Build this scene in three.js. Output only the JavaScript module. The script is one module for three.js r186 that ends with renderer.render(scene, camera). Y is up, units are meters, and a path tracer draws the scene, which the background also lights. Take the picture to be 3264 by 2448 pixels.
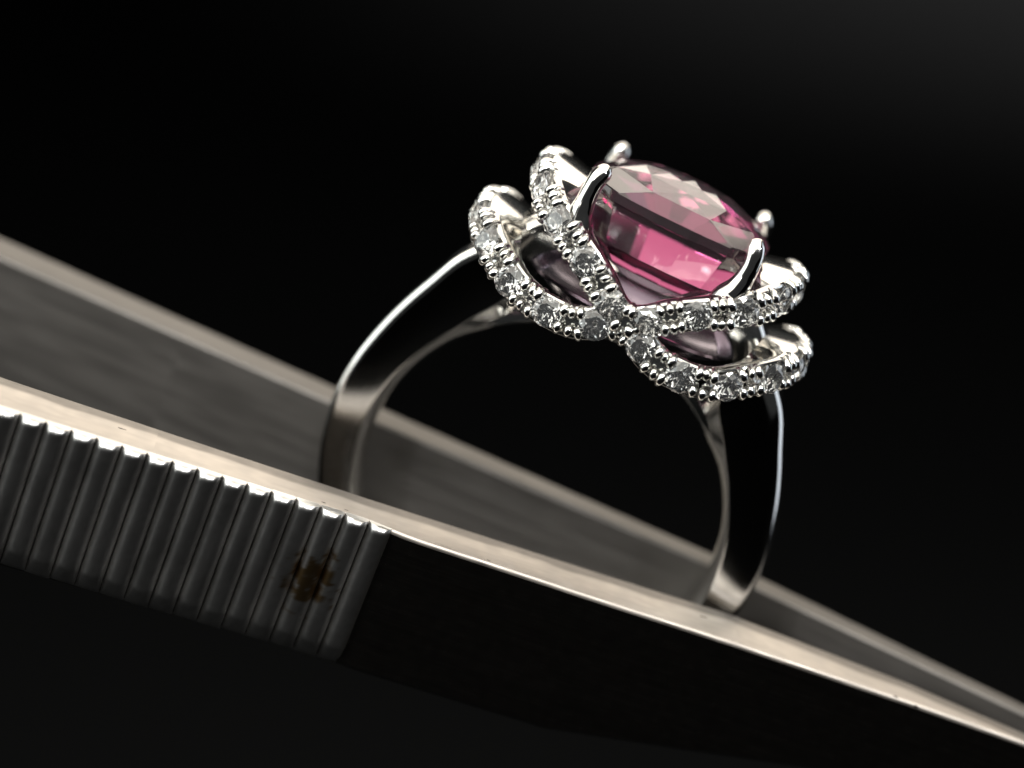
import * as THREE from 'three';
import { toCreasedNormals, mergeGeometries, mergeVertices } from 'three/addons/utils/BufferGeometryUtils.js';
import { RectAreaLightUniformsLib } from 'three/addons/lights/RectAreaLightUniformsLib.js';

// ---------- camera, exposure, lights ----------
const MM = 0.001;                                   // shapes are written in millimetres
const V = (x, y, z) => new THREE.Vector3(x, y, z);
const scene = new THREE.Scene();
scene.background = new THREE.Color(0.024, 0.025, 0.025);
const camera = new THREE.PerspectiveCamera(18.83, 1024 / 768, 0.01, 20);
camera.position.set(0, 0.165, 0.1);
camera.rotation.x = THREE.MathUtils.degToRad(-22);
camera.focus = 0.0925;
camera.userData.fStop = 20;
camera.updateMatrixWorld(true);
const renderer = new THREE.WebGLRenderer({ antialias: true });
renderer.setSize(1024, 768);
renderer.toneMapping = THREE.LinearToneMapping;
renderer.toneMappingExposure = 1;
renderer.shadowMap.enabled = true;
RectAreaLightUniformsLib.init();

const eye = (x, y, z) => V(x, y, z).multiplyScalar(MM).applyMatrix4(camera.matrixWorld);   // where the bench set-up was measured from
const HEAD = eye(4.9, 3.4, -91.6);
function lamp(name, at, aim, w, h, intensity, color) {
  const l = new THREE.RectAreaLight(new THREE.Color(...color), intensity, w, h);
  l.name = name; l.position.copy(at); l.lookAt(aim); scene.add(l); return l;
}
lamp('bench_lamp', eye(40, 150, -232), HEAD, 0.2, 0.13, 2.7, [1, 0.915, 0.79]);
lamp('overhead_lamp', eye(0, 195, -60), HEAD, 0.5, 0.24, 1.5, [1, 0.93, 0.82]);
lamp('sparkle_panel', eye(-20, 150, 10), HEAD, 0.03, 0.03, 70, [0.95, 0.97, 1]);  // small bright panel, added only for sparkle in the diamonds
lamp('front_fill', eye(25, 165, 105), HEAD, 0.44, 0.16, 1.75, [1, 0.99, 0.9]);  // unseen panel added to brighten diamonds and gem from the front
lamp('sparkle_panel_right', eye(120, 120, 40), HEAD, 0.022, 0.022, 90, [1, 0.97, 0.92]);  // another tiny source, put in for white specks on the stones
for (const [x, y, z] of [[-120, 90, 60], [-60, 160, 90], [60, 100, 130], [150, 60, 60]]) lamp('glint_light', eye(x, y, z), HEAD, 0.011, 0.011, 320, [0.96, 0.98, 1]);  // unseen points of light, added for glints on beads and stones
lamp('side_lamp', eye(230, 20, -150), HEAD, 0.12, 0.22, 1.1, [0.82, 0.9, 1]);
lamp('fill_lamp', eye(-205, 105, -40), HEAD, 0.24, 0.2, 2.0, [0.95, 1, 0.97]);  // unseen fill added to lighten the stones and prong sides
{ const sp = new THREE.SpotLight(new THREE.Color(1, 0.97, 0.95), 8, 0, 0.54, 1); sp.name = 'room_spot'; sp.position.set(0.48, 0.62, -0.8); sp.target.position.set(0.32, 0, -0.76); scene.add(sp, sp.target); }

// ---------- helpers ----------
let seed = 7;
const rnd = () => { seed = (seed * 1664525 + 1013904223) % 4294967296; return seed / 4294967296; };
const counts = {};
const numbered = (n) => { const k = (counts[n] = (counts[n] ?? -1) + 1); return k ? `${n}_${String(k).padStart(3, '0')}` : n; };
function mesh(name, geometry, material, parent) {
  const m = new THREE.Mesh(geometry, material);
  m.name = numbered(name); m.castShadow = m.receiveShadow = true;
  (parent ?? scene).add(m); return m;
}
const mm = (g) => g.scale(MM, MM, MM);
function grid(rows, closedU, closedV, caps = true) {            // rows of points -> indexed surface
  const nu = rows.length, nv = rows[0].length, p = [], ix = [];
  for (const r of rows) for (const q of r) p.push(q.x, q.y, q.z);
  for (let i = 0; i < (closedU ? nu : nu - 1); i++) for (let j = 0; j < (closedV ? nv : nv - 1); j++) {
    const a = i * nv + j, b = ((i + 1) % nu) * nv + j, c = ((i + 1) % nu) * nv + (j + 1) % nv, d = i * nv + (j + 1) % nv;
    ix.push(a, b, c, a, c, d);
  }
  if (caps && !closedU && closedV) for (const [i, flip] of [[0, 1], [nu - 1, 0]]) {
    const c = V(0, 0, 0); for (const q of rows[i]) c.add(q); c.divideScalar(nv);
    const k = p.length / 3; p.push(c.x, c.y, c.z);
    for (let j = 0; j < nv; j++) { const a = i * nv + j, b = i * nv + (j + 1) % nv; flip ? ix.push(k, a, b) : ix.push(k, b, a); }
  }
  const g = new THREE.BufferGeometry();
  g.setAttribute('position', new THREE.Float32BufferAttribute(p, 3)); g.setIndex(ix);
  return g;
}
function outward(g) {                                            // turn all faces outwards when the closed mesh is inside out
  const p = g.attributes.position, ix = g.index.array; let vol = 0;
  const a = V(), b = V(), c = V();
  for (let i = 0; i < ix.length; i += 3) { a.fromBufferAttribute(p, ix[i]); b.fromBufferAttribute(p, ix[i + 1]); c.fromBufferAttribute(p, ix[i + 2]); vol += a.dot(b.cross(c)); }
  if (vol < 0) { const f = Array.from(ix); for (let i = 0; i < f.length; i += 3) [f[i], f[i + 1]] = [f[i + 1], f[i]]; g.setIndex(f); }
  return g;
}
const smooth = (g, crease) => toCreasedNormals(outward(g), crease);
const lerpTable = (t, x) => {                                    // smooth (cubic) look-up of rows [x, ...values]
  const n = t.length; let i = 0; while (i < n - 2 && x > t[i + 1][0]) i++;
  const h = t[i + 1][0] - t[i][0], k = THREE.MathUtils.clamp((x - t[i][0]) / h, 0, 1), k2 = k * k, k3 = k2 * k;
  const slope = (q, j) => { const p = Math.max(0, q - 1), r = Math.min(n - 1, q + 1); return (t[r][j] - t[p][j]) / (t[r][0] - t[p][0]); };
  return t[i].slice(1).map((v, j) => (2 * k3 - 3 * k2 + 1) * v + (k3 - 2 * k2 + k) * h * slope(i, j + 1) + (3 * k2 - 2 * k3) * t[i + 1][j + 1] + (k3 - k2) * h * slope(i + 1, j + 1));
};
const linTable = (t, x) => { let i = 1; while (i < t.length - 1 && x > t[i][0]) i++; const k = (x - t[i - 1][0]) / (t[i][0] - t[i - 1][0]); return t[i].slice(1).map((v, j) => t[i - 1][j + 1] + (v - t[i - 1][j + 1]) * k); };
const hash = (x, y) => { const s = Math.sin(x * 127.1 + y * 311.7) * 43758.5453; return s - Math.floor(s); };
const vnoise = (x, y) => { const i = Math.floor(x), j = Math.floor(y), u = x - i, v = y - j, s = u * u * (3 - 2 * u), t = v * v * (3 - 2 * v); return (hash(i, j) * (1 - s) + hash(i + 1, j) * s) * (1 - t) + (hash(i, j + 1) * (1 - s) + hash(i + 1, j + 1) * s) * t; };

// ---------- materials ----------
const gold = new THREE.MeshPhysicalMaterial({ name: 'white_gold', color: new THREE.Color(0.87, 0.86, 0.835), metalness: 1, roughness: 0.09 });
const satin = new THREE.MeshPhysicalMaterial({ name: 'satin_gold_gem_reflection', color: new THREE.Color(0.24, 0.195, 0.25), metalness: 1, roughness: 0.2 });  // dark lilac of the gem reflection is put into this metal colour
const diamondMat = new THREE.MeshPhysicalMaterial({ name: 'diamond', color: new THREE.Color(1, 1, 1), roughness: 0, metalness: 0, transmission: 0.982, thickness: 0.001, ior: 2.1, flatShading: true });
const pinkMat = new THREE.MeshPhysicalMaterial({ name: 'pink_gem', color: new THREE.Color(0.92, 0.7, 0.76), roughness: 0, metalness: 0, transmission: 0.975, specularIntensity: 0.8, thickness: 0.004, ior: 1.76, attenuationColor: new THREE.Color(0.59, 0.34, 0.47), attenuationDistance: 0.0033, flatShading: true });
function noiseTexture(n, f) {
  const d = new Uint8Array(n * n * 4);
  for (let y = 0; y < n; y++) for (let x = 0; x < n; x++) { const v = f(x / n, y / n) * 255; d.set([v, v, v, 255], (y * n + x) * 4); }
  const t = new THREE.DataTexture(d, n, n); t.wrapS = t.wrapT = THREE.RepeatWrapping; t.magFilter = THREE.LinearFilter; t.needsUpdate = true; return t;
}
const brush = noiseTexture(512, (u, v) => 0.62 + 0.22 * vnoise(u * 8, v * 300) + 0.16 * vnoise(u * 60, v * 60) );
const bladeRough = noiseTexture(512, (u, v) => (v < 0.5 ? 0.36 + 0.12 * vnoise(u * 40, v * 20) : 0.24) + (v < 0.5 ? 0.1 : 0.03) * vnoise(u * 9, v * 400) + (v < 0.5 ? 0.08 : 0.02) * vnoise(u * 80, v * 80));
const farRough = noiseTexture(256, (u, v) => (v < 0.5 ? 0.5 : 0.52) + 0.12 * vnoise(u * 9, v * 90));
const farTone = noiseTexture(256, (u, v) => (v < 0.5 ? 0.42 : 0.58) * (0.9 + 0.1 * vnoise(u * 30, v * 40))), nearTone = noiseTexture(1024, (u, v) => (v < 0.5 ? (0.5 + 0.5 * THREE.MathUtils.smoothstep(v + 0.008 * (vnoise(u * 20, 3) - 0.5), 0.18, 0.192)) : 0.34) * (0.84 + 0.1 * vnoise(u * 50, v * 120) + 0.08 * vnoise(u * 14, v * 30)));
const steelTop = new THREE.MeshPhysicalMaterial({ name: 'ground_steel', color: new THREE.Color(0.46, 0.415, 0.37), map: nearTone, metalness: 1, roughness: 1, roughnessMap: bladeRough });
const steelFace = new THREE.MeshPhysicalMaterial({ name: 'dark_steel', color: new THREE.Color(0.36, 0.335, 0.308), map: farTone, metalness: 1, roughness: 1, roughnessMap: farRough });
const ridgeMat = new THREE.MeshPhysicalMaterial({ name: 'ridge_steel', color: new THREE.Color(1, 1, 1), metalness: 1, roughness: 0.3, vertexColors: true });

// ---------- background ----------
{
  const g = new THREE.PlaneGeometry(6, 6, 1, 1).rotateX(-Math.PI / 2);
  const uv = g.attributes.uv; for (let i = 0; i < uv.count; i++) uv.setXY(i, uv.getX(i) * 60, uv.getY(i) * 60);
  const desk = mesh('desk_surface', g, new THREE.MeshPhysicalMaterial({ name: 'black_desk', color: new THREE.Color(0.0042, 0.0043, 0.0044), roughness: 1, specularIntensity: 0, bumpMap: brush, bumpScale: 0.0004 }));
  desk.position.set(0, 0, -1); desk.userData = { kind: 'structure', label: 'black blurred desk surface far behind the ring and tweezers' };
}

// ---------- tweezers ----------
{
  const A = V(9.21645, -9.57616, -97.21994), L = V(0.93457, -0.3152, -0.165).normalize(), W = V(0.35463, 0.86245, 0.36113);
  W.addScaledVector(L, -W.dot(L)).normalize();
  const N = L.clone().cross(W);
  const tw = new THREE.Group(); tw.name = 'tweezers'; scene.add(tw);
  tw.userData = { label: 'steel gem tweezers with ribbed grip holding the ring between two blades', category: 'tweezers' };
  tw.position.copy(eye(A.x, A.y, A.z));
  const rot = new THREE.Matrix4().makeBasis(L, W, N);                                            // x along the blade, y up its width, z to the near side
  tw.quaternion.setFromRotationMatrix(new THREE.Matrix4().extractRotation(camera.matrixWorld).multiply(rot));
  function blade(name, table, outerSign, material) {
    const rows = [], n = 150, uvs = [];
    for (let i = 0; i <= n; i++) {
      const s = -62 + (84 * i) / n, [zi, zo, wd] = linTable(table, s), b = Math.min(0.18, Math.abs(zo - zi) * 0.18), bi = outerSign > 0 ? b * 2 : b;
      const d = Math.sign(zo - zi), wob = 0.05 * (vnoise(s * 0.9, outerSign) - 0.5) + 0.03 * (vnoise(s * 3, 5) - 0.5);
      const pts = [];
      for (let k = 0; k <= 4; k++) { const a = (k / 4) * Math.PI / 2; pts.push([zi + d * bi * (1 - Math.sin(a)), -bi * (1 - Math.cos(a))].map((q, j) => j ? q : q)); }
      const inner = []; for (let k = 0; k <= 4; k++) { const a = (k / 4) * Math.PI / 2; inner.push([zi + d * bi * (1 - Math.cos(a)), -bi * (1 - Math.sin(a))]); }
      const outer = []; for (let k = 0; k <= 4; k++) { const a = (k / 4) * Math.PI / 2; outer.push([zo - d * b * (1 - Math.sin(a)), -b * (1 - Math.cos(a)) + wob * 0.3]); }
      const ring = [...inner, ...outer, [zo, -b - 0.03], [zo, -wd * 0.5], [zo, -wd + 0.3], [zo - d * 0.3, -wd], [zi + d * 0.3, -wd], [zi, -wd + 0.3], [zi, -wd * 0.5], [zi, -bi - 0.03]];
      rows.push(ring.map(([z, y]) => V(s, y, z)));
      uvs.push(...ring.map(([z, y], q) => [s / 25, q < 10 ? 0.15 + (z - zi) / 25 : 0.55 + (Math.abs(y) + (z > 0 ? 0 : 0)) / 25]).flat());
    }
    const nv = rows[0].length; uvs.push(-2, 0, 1, 0);
    const g = grid(rows, false, true); g.setAttribute('uv', new THREE.Float32BufferAttribute(uvs, 2));
    return mesh(name, mm(smooth(g, 0.7)), material, tw);
  }
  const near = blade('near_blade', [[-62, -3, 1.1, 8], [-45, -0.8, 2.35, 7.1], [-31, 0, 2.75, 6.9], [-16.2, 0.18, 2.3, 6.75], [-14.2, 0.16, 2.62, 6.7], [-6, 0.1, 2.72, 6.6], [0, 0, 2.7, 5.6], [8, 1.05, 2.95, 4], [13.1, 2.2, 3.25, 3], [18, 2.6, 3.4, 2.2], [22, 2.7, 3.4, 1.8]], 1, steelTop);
  near.name = 'blade'; near.userData.label = 'near blade with ribbed grip';
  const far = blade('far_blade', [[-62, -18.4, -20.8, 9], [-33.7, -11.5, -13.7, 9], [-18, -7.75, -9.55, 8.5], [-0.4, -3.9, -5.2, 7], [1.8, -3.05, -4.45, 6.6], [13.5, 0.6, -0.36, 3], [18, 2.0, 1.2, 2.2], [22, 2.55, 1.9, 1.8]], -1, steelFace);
  far.name = 'blade_001'; far.userData.label = 'far blade seen on its grey inner face';
  // ribbed grip: half-round ribs on the outer side of the near blade
  for (let k = 0; k < 34; k++) {
    const s = -15.0 - 1.02 * k - 0.51, zb = lerpTable([[-62, 1.1], [-45, 2.35], [-31, 2.75], [-16.2, 2.3], [-14, 2.3]], s)[0] - 0.06, len = 6.6 + 0.06 * rnd(), rows = [], col = [];
    const hgt = 0.52 + 0.05 * rnd();
    for (let i = 0; i <= 60; i++) {
      const y = -0.015 - (i / 60) * len, end = Math.min(1, (i / 60) * len / 0.18), tail = Math.min(1, (len - (i / 60) * len) / 0.9), row = [];
      for (let j = 0; j <= 10; j++) {
        const a = (j / 10) * Math.PI, h = (hgt * (0.72 + 0.28 * Math.sqrt(end))) * Math.sqrt(Math.max(0.01, tail));
        row.push(V(s + 0.505 * Math.cos(a), y, zb + Math.pow(Math.sin(a), 0.9) * h + 0.004 * vnoise(y * 2, k)));
      }
      row.push(V(s - 0.4, y, zb - 0.05), V(s + 0.4, y, zb - 0.05));
      rows.push(row);
      for (const q of row) {
        const r = Math.hypot((q.x + 17.4) / 0.85, (q.y + 3.2) / 1.15), sp = vnoise(q.x * 4.3, q.y * 3.7) + 0.6 * vnoise(q.x * 9, q.y * 8) + 0.4 * vnoise(q.x * 21, q.y * 17);
        const st = THREE.MathUtils.smoothstep(1.35 - r + 1.3 * (sp - 1.0), 0.1, 0.7), w = 0.56 + 0.2 * vnoise(q.x * 3 + k, q.y * 0.8) - 0.12 * vnoise(q.x * 11, q.y * 5);
        col.push(w + (0.27 - w) * st, w * 0.98 + (0.19 - w) * st, w * 0.95 + (0.115 - w) * st);
      }
    }
    const g = grid(rows, false, true);
    col.push(0.5, 0.5, 0.49, 0.5, 0.5, 0.49);
    g.setAttribute('color', new THREE.Float32BufferAttribute(col, 3));
    g.setAttribute('uv', new THREE.Float32BufferAttribute(new Float32Array((g.attributes.position.count) * 2).map((_, i) => (i % 2 ? g.attributes.position.getY(i >> 1) : g.attributes.position.getX(i >> 1)) / 25), 2));
    const m = mesh('grip_rib', mm(smooth(g, 0.8)), ridgeMat, near);
    if (k === 2) m.userData.label = 'rib with a rusty brown stain';
  }
}

// ---------- ring ----------
const ring = new THREE.Group(); ring.name = 'gem_ring'; scene.add(ring);
ring.userData = { label: 'white gold ring with pink cushion gem and braided diamond halo held upright in tweezers', category: 'ring' };
{
  const R = new THREE.Matrix4().set(0.8968, 0.41659, -0.14902, 0, -0.44077, 0.87045, -0.21919, 0, 0.0384, 0.26225, 0.96423, 0, 0, 0, 0, 1);
  ring.position.copy(eye(1.5035, -4.2054, -99.031));
  ring.quaternion.setFromRotationMatrix(new THREE.Matrix4().extractRotation(camera.matrixWorld).multiply(R));
}
const D = Math.PI / 180;
const hole = (a) => { const c = 0.75, r = 7.75, s = Math.sin(a); return -c * s + Math.sqrt(r * r - c * c * (1 - s * s)); };   // finger hole, a little below the origin
{ // shank: from one shoulder under the finger to the other
  const T = [[-90, 8.5, 8.85, 10.1, 1.05], [-45, 8.28, 8.66, 9.95, 1.05], [-10, 7.9, 8.3, 9.85, 1.1], [5, 7.68, 8.08, 9.84, 1.12], [20, 7.46, 7.87, 9.86, 1.15], [35, 7.27, 7.82, 10.15, 1.2], [45, 7.18, 8.0, 10.62, 1.25], [52, 7.4, 8.25, 10.85, 1.3], [57, 8.2, 8.7, 11.1, 1.32], [63, 9.1, 9.3, 11.6, 1.32], [70, 9.9, 10.0, 12.0, 1.25], [76, 10.3, 10.4, 12.2, 1.1]];
  const rows = [];
  for (let i = 0; i <= 220; i++) {
    const a = 104 + (332 * i) / 220, m = a <= 270 ? 180 - a : a - 360;                              // 104 .. 436 degrees, mirrored left and right
    const [ri, rf, ro, hw] = lerpTable(T, m), f = 0.34 + 0.003 * Math.max(0, m) + (a > 270 ? 0.24 * THREE.MathUtils.smoothstep(m, -10, 40) : 0), sec = [];
    const half = [[ri, hw * 0.25], [ri + (rf - ri) * 0.35, hw * 0.58], [rf - 0.07, hw - 0.2], [rf - 0.02, hw - 0.13], [rf + 0.06, hw - 0.1], [ro - f - 0.06, hw - 0.004]];
    for (let k = 0; k <= 10; k++) { const b = (k / 10) * Math.PI / 2; half.push([ro - f + f * Math.sin(b), hw - f + f * Math.cos(b)]); }
    for (let k = 1; k <= 7; k++) { const q = 1 - k / 7; half.push([ro + 0.08 * (1 - q * q), (hw - f) * q]); }
    for (const [r, z] of half) sec.push([r, z]);
    for (let k = half.length - 2; k >= 0; k--) sec.push([half[k][0], -half[k][1]]);
    rows.push(sec.map(([r, z]) => V(r * Math.cos(a * D), r * Math.sin(a * D), z)));
  }
  mesh('shank', mm(smooth(grid(rows, false, true), 0.45)), gold, ring);
}
{ // thin finger rail that closes the circle under the head
  const rows = [];
  for (let i = 0; i <= 80; i++) {
    const deg = 37 + (106 * i) / 80, a = deg * D, r = hole(a) - 0.02 + 0.3 * THREE.MathUtils.smoothstep(Math.abs(deg - 90), 40, 53), sec = [[r + 0.12, 0.62], [r, 0.5], [r, -0.5], [r + 0.12, -0.62], [r + 0.42, -0.62], [r + 0.5, -0.5], [r + 0.5, 0.5], [r + 0.42, 0.62]];
    rows.push(sec.map(([q, z]) => V(q * Math.cos(a), q * Math.sin(a), z)));
  }
  mesh('finger_rail', mm(smooth(grid(rows, false, true), 0.5)), gold, ring);
}
{ // gallery bowl under the gem: a satin dish with a rim
  const rows = [], prof = [[0.02, 7.75], [0.4, 7.75], [0.75, 8.0], [0.98, 8.55], [1.0, 8.7], [0.97, 8.72], [0.93, 8.55], [0.7, 8.2], [0.4, 8.0], [0.02, 8.0]];
  for (const [k, y] of prof) { const row = []; for (let j = 0; j < 72; j++) { const a = (j / 72) * 2 * Math.PI, c = Math.cos(a), s = Math.sin(a); row.push(V(4.8 * k * Math.sign(c) * Math.pow(Math.abs(c), 0.85), y, 3.7 * k * Math.sign(s) * Math.pow(Math.abs(s), 0.85))); } rows.push(row); }
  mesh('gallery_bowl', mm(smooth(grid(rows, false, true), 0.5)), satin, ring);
}

// ribbons of the halo, each a closed wavy band with a groove that carries the small stones
function loop(quarter) {
  const pts = [];
  const q = quarter.map((p) => V(...p)), lean = (x) => x * (1 - 0.035 * THREE.MathUtils.smoothstep(x, 3, 6));   // a hand-made ring: its right side is drawn in a little
  for (const p of q) pts.push(V(lean(p.x), p.y, p.z));                                                          // front centre -> right side
  for (let i = q.length - 2; i >= 0; i--) pts.push(V(lean(q[i].x), q[i].y, -q[i].z));               // -> back centre
  for (let i = 1; i < q.length; i++) pts.push(V(-q[i].x, q[i].y, -q[i].z));
  for (let i = q.length - 2; i >= 1; i--) pts.push(V(-q[i].x, q[i].y, q[i].z));
  return new THREE.CatmullRomCurve3(pts, true, 'centripetal');
}
function frame(curve, u) {
  const p = curve.getPointAt(u), t = curve.getTangentAt(u), o = V(t.z, 0, -t.x);
  o.set(-t.z, 0, t.x); if (o.x * p.x + o.z * p.z < 0) o.negate();
  o.normalize().addScaledVector(V(0, 1, 0), 0.12); o.addScaledVector(t, -o.dot(t)).normalize();
  const b = o.clone().cross(t); if (b.y < 0) b.negate();
  return { p, t, o, b };
}
// round brilliant, girdle radius 1, table up +y
function brilliant(n = 8) {
  const rings = [[[0.02, 0.34, 0]], null]; const tri = [];
  const ringPts = (r, y, off, m) => Array.from({ length: m }, (_, i) => V(r * Math.cos(((i + off) / m) * 2 * Math.PI), y, r * Math.sin(((i + off) / m) * 2 * Math.PI)));
  const table = ringPts(0.56, 0.33, 0, n), mid = ringPts(0.8, 0.19, 0.5, n), gt = ringPts(1, 0.03, 0, 2 * n), gb = ringPts(1, -0.03, 0, 2 * n), pv = ringPts(0.55, -0.42, 0.5, n), culet = V(0, -0.86, 0), top = V(0, 0.33, 0);
  const add = (a, b, c) => tri.push(a, b, c);
  for (let i = 0; i < n; i++) {
    const j = (i + 1) % n, h = (i + n - 1) % n;
    add(top, table[j], table[i]); add(table[i], table[j], mid[i]); add(mid[h], table[i], mid[i]);
    const g0 = gt[2 * i], g1 = gt[2 * i + 1], g2 = gt[(2 * i + 2) % (2 * n)];
    add(mid[h], mid[i], g0); add(mid[i], g1, g0); add(mid[i], g2, g1);
    add(gb[2 * i], gb[2 * i + 1], pv[i]); add(gb[2 * i + 1], gb[(2 * i + 2) % (2 * n)], pv[i]); add(pv[h], gb[2 * i], pv[i]); add(pv[h], pv[i], culet);
    for (const k of [2 * i, 2 * i + 1]) { const l = (k + 1) % (2 * n); add(gt[k], gt[l], gb[l]); add(gt[k], gb[l], gb[k]); }
  }
  const g = new THREE.BufferGeometry().setFromPoints(tri);
  g.setIndex(tri.map((_, i) => i)); outward(g); const f = g.toNonIndexed(); f.computeVertexNormals(); return f;
}
const stoneGeo = mm(brilliant().scale(0.56, 0.56, 0.56));
// setting bead: a rounded head that runs out into a claw over the edge of the ribbon (z outwards across the ribbon, y up from it)
function claw() {
  const rows = [], path = [[-0.26, -0.3, 0.12], [-0.25, -0.02, 0.22], [-0.13, 0.12, 0.27], [0.04, 0.12, 0.27], [0.2, 0.0, 0.23], [0.32, -0.22, 0.17], [0.36, -0.5, 0.11], [0.34, -0.72, 0.04]];
  const c = new THREE.CatmullRomCurve3(path.map(([z, y]) => V(0, y, z))), n = 14;
  for (let i = 0; i <= n; i++) {
    const u = i / n, p = c.getPoint(u), t = c.getTangent(u), k = u * (path.length - 1), i0 = Math.min(path.length - 2, Math.floor(k)), r = path[i0][2] + (path[i0 + 1][2] - path[i0][2]) * (k - i0);
    const s = V(1, 0, 0), w = t.clone().cross(s), row = [];
    for (let j = 0; j < 10; j++) { const a = (j / 10) * 2 * Math.PI; row.push(p.clone().addScaledVector(s, r * Math.cos(a)).addScaledVector(w, r * Math.sin(a))); }
    rows.push(row);
  }
  return mm(smooth(grid(rows, false, true), 1.2));
}
const clawGeo = claw();
function ribbon(name, quarter, s0, pitch, deep, skip) {
  const curve = loop(quarter); curve.arcLengthDivisions = 2000;
  const NU = 320, rows = [], half = 0.71, ext = quarter[quarter.length - 1][0];
  const prof = [[-9, 0.58], [-0.5, half - 0.02], [-0.34, half - 0.03], [-0.24, half - 0.09], [-0.2, half - 0.17], [-0.42, 0.36], [-0.42, -0.36], [-0.2, -half + 0.17], [-0.24, -half + 0.09], [-0.34, -half + 0.03], [-0.5, -half + 0.02], [-9, -0.5]];
  for (let i = 0; i < NU; i++) { const { p, o, b } = frame(curve, i / NU); const dp = deep + 0.75 * THREE.MathUtils.smoothstep(Math.abs(p.x) / ext, 0.68, 0.95); rows.push(prof.map(([a, c]) => p.clone().addScaledVector(o, a === -9 ? -dp : a).addScaledVector(b, c))); }
  const body = mesh(name, mm(smooth(grid(rows, true, true), 0.5)), gold, ring);
  const Lt = curve.getLength(), span = Lt / 2 - 2 * s0, m = Math.round(span / pitch), st = span / m, at = [];
  for (let k = 0; k <= m; k++) { at.push(s0 + k * st, -(s0 + k * st)); }
  const place = (o3, u, along, across, up, flip, scale) => {
    const { p, t, o, b } = frame(curve, ((u / Lt) % 1 + 1) % 1);
    const q = p.clone().addScaledVector(t, along).addScaledVector(b, across).addScaledVector(o, up).multiplyScalar(MM);
    const z = b.clone().multiplyScalar(flip), x = o.clone().cross(z);
    o3.position.copy(q); o3.quaternion.setFromRotationMatrix(new THREE.Matrix4().makeBasis(x, o, z)); o3.scale.setScalar(scale);
  };
  for (const s of at) {
    const x = curve.getPointAt(((s / Lt) % 1 + 1) % 1);
    const spin = rnd();
    if (!(skip && Math.abs(x.x) < skip)) {
      const d = mesh('diamond', stoneGeo, diamondMat, body); place(d, s, 0, (rnd() - 0.5) * 0.04, 0.07, 1, 1.1 + 0.08 * rnd());
      d.rotateY(spin * 6); d.rotateX((rnd() - 0.5) * 0.16); d.rotateZ((rnd() - 0.5) * 0.16);
    }
    const bead = (along, f, k) => { const c = mesh('bead_prong', clawGeo, gold, body); place(c, s + along + (rnd() - 0.5) * 0.08, 0, f * (0.4 + (rnd() - 0.5) * 0.06), 0.03 + (rnd() - 0.5) * 0.08, f, k * (0.9 + 0.2 * rnd())); c.rotateY((rnd() - 0.5) * 0.5); };
    for (const f of [-1, 1]) { bead(st / 2 - 0.37, f, 0.7); bead(0.37 - st / 2, f, 0.7); bead(st / 2, f, 0.6); }
  }
  return body;
}
ribbon('halo_ribbon', [[0, 9.05, 5.35], [0.55, 9.2, 5.33], [1.15, 9.58, 5.28], [1.7, 9.97, 5.18], [2.5, 10.43, 5.0], [3.35, 10.85, 4.7], [4.2, 11.25, 4.22], [4.9, 11.62, 3.65], [5.4, 11.98, 2.95], [5.72, 12.2, 2.05], [5.9, 12.33, 1.0], [5.95, 12.36, 0]], 0.85, 1.95, 1.3).userData.label = 'upper diamond ribbon';
ribbon('halo_ribbon', [[0, 8.85, 5.15], [0.5, 8.6, 5.25], [1.1, 8.32, 5.4], [1.9, 8.05, 5.42], [2.8, 7.98, 5.32], [3.6, 8.0, 5.15], [4.4, 8.15, 4.88], [5.1, 8.42, 4.6], [5.8, 8.78, 4.2], [6.4, 9.12, 3.75], [6.95, 9.42, 3.05], [7.3, 9.6, 2.1], [7.48, 9.7, 1.0], [7.52, 9.72, 0]], 1.15, 1.92, 0.95).userData.label = 'lower diamond ribbon';

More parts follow.
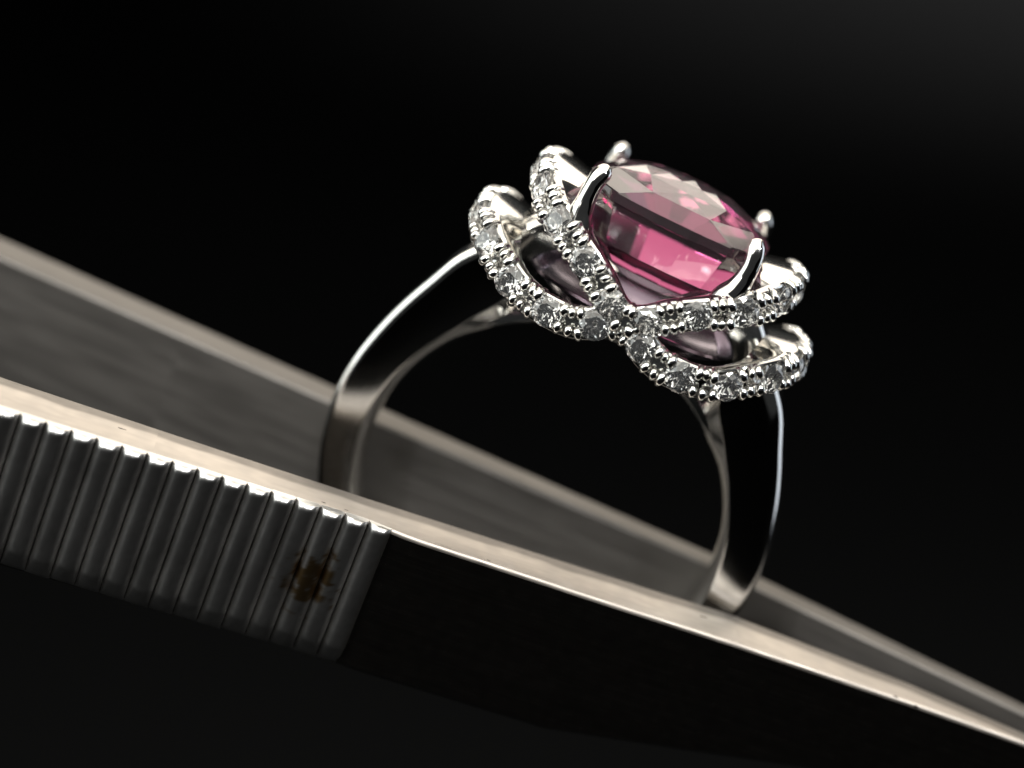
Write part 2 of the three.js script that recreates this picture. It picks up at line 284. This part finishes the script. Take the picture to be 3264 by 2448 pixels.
// ---------- pink gem ----------
{
  const outline = (n, off, s, y, ax = 3.98, az = 3.95) => Array.from({ length: n }, (_, i) => { const a = ((i + off) / n) * 2 * Math.PI, c = Math.cos(a), q = Math.sin(a), r = Math.pow(Math.pow(Math.abs(c), 3.5) + Math.pow(Math.abs(q), 3.5), -1 / 3.5); return V(ax * s * r * c, y, az * s * r * q); });
  const PAV = [[1, -0.36], [0.985, -0.42], [0.85, -2.1], [0.6, -2.9], [0.3, -3.4]];
  const Y = 13.2, tri = [], add = (a, b, c) => tri.push(a, b, c);
  const strip = (A, B) => { const n = A.length; for (let i = 0; i < n; i++) { const j = (i + 1) % n; add(A[i], A[j], B[i]); add(A[j], B[j], B[i]); } };          // same count
  const zig = (A, B) => { const n = A.length; for (let i = 0; i < n; i++) { const j = (i + 1) % n; add(A[i], A[j], B[i]); add(A[j], B[j], B[i]); } };            // B turned by half a step
  const N = 16, levels = (list) => list.map(([k, y]) => outline(N, 0.5, k, Y + y));
  const pavilion = levels(PAV), g1 = outline(N, 0.5, 1, Y), g1b = outline(N, 0.5, 0.985, Y + 0.04);
  const c1 = outline(8, 0.5, 0.78, Y + 0.56), c2 = outline(8, 0, 0.52, Y + 0.95), c3 = outline(8, 0.5, 0.27, Y + 1.15), top = V(0, Y + 1.22, 0);
  strip(g1, g1b);
  for (let i = 0; i < 8; i++) {                                                                     // staggered crown facets
    const j = (i + 1) % 8, a = g1b[(2 * i + N - 1) % N], b = g1b[2 * i], c = g1b[2 * i + 1];
    add(a, b, c1[i]); add(b, c, c1[i]); add(c, c1[j], c1[i]);
    add(c1[i], c1[j], c2[j]); add(c2[i], c1[i], c2[j]);
    add(c2[i], c2[j], c3[i]); add(c2[j], c3[j], c3[i]); add(c3[i], c3[j], top);
  }
  strip(g1, pavilion[0]);
  for (let i = 1; i < pavilion.length; i++) strip(pavilion[i - 1], pavilion[i]);
  const cul = V(0, pavilion.at(-1)[0].y - 0.02, 0);
  for (let i = 0; i < N; i++) add(pavilion.at(-1)[i], pavilion.at(-1)[(i + 1) % N], cul);
  const g = new THREE.BufferGeometry().setFromPoints(tri); g.setIndex(tri.map((_, i) => i));
  // faces outwards one by one (the stone is convex)
  const ix = g.index.array, ctr = V(0, Y - 0.8, 0), f = [];
  for (let i = 0; i < ix.length; i += 3) { const [a, b, c] = [tri[i], tri[i + 1], tri[i + 2]], n = b.clone().sub(a).cross(c.clone().sub(a)); f.push(...(n.dot(a.clone().sub(ctr)) > 0 ? [i, i + 1, i + 2] : [i, i + 2, i + 1])); }
  g.setIndex(f); const flat = g.toNonIndexed(); flat.computeVertexNormals();
  mesh('pink_gem', mm(flat), pinkMat, ring);
}
// prongs that hold the gem at its corners
for (const [sx, sz] of [[-1, 1], [1, 1], [-1, -1], [1, -1]]) {
  const e = sx * sz > 0 ? 0.16 : 0, path = [[3.3 - e, 10.9, 3.8, 0.7], [3.4 - e * 0.9, 11.4, 3.8, 0.64], [3.5 - e * 0.5, 11.9, 3.8, 0.5], [3.53 - e * 0.2, 12.4, 3.78, 0.4], [3.52, 12.95, 3.74, 0.36], [3.47, 13.35, 3.66, 0.38], [3.38, 13.64, 3.54, 0.385], [3.3, 13.82, 3.46, 0.31], [3.25, 13.9, 3.41, 0.2], [3.23, 13.93, 3.39, 0.06]];
  const c = new THREE.CatmullRomCurve3(path.map(([x, y, z]) => V(x * sx, y, z * sz))), rows = [], n = 40;
  for (let i = 0; i <= n; i++) {
    const u = i / n, p = c.getPoint(u), t = c.getTangent(u), k = u * (path.length - 1), i0 = Math.min(path.length - 2, Math.floor(k)), r = path[i0][3] + (path[i0 + 1][3] - path[i0][3]) * (k - i0);
    const s = t.clone().cross(V(sx, 0, sz)).normalize(), w = t.clone().cross(s), row = [];
    for (let j = 0; j < 16; j++) { const a = (j / 16) * 2 * Math.PI; row.push(p.clone().addScaledVector(s, r * Math.cos(a)).addScaledVector(w, r * Math.sin(a))); }
    rows.push(row);
  }
  mesh('prong', mm(smooth(grid(rows, false, true), 1.2)), gold, ring);
}

renderer.render(scene, camera);
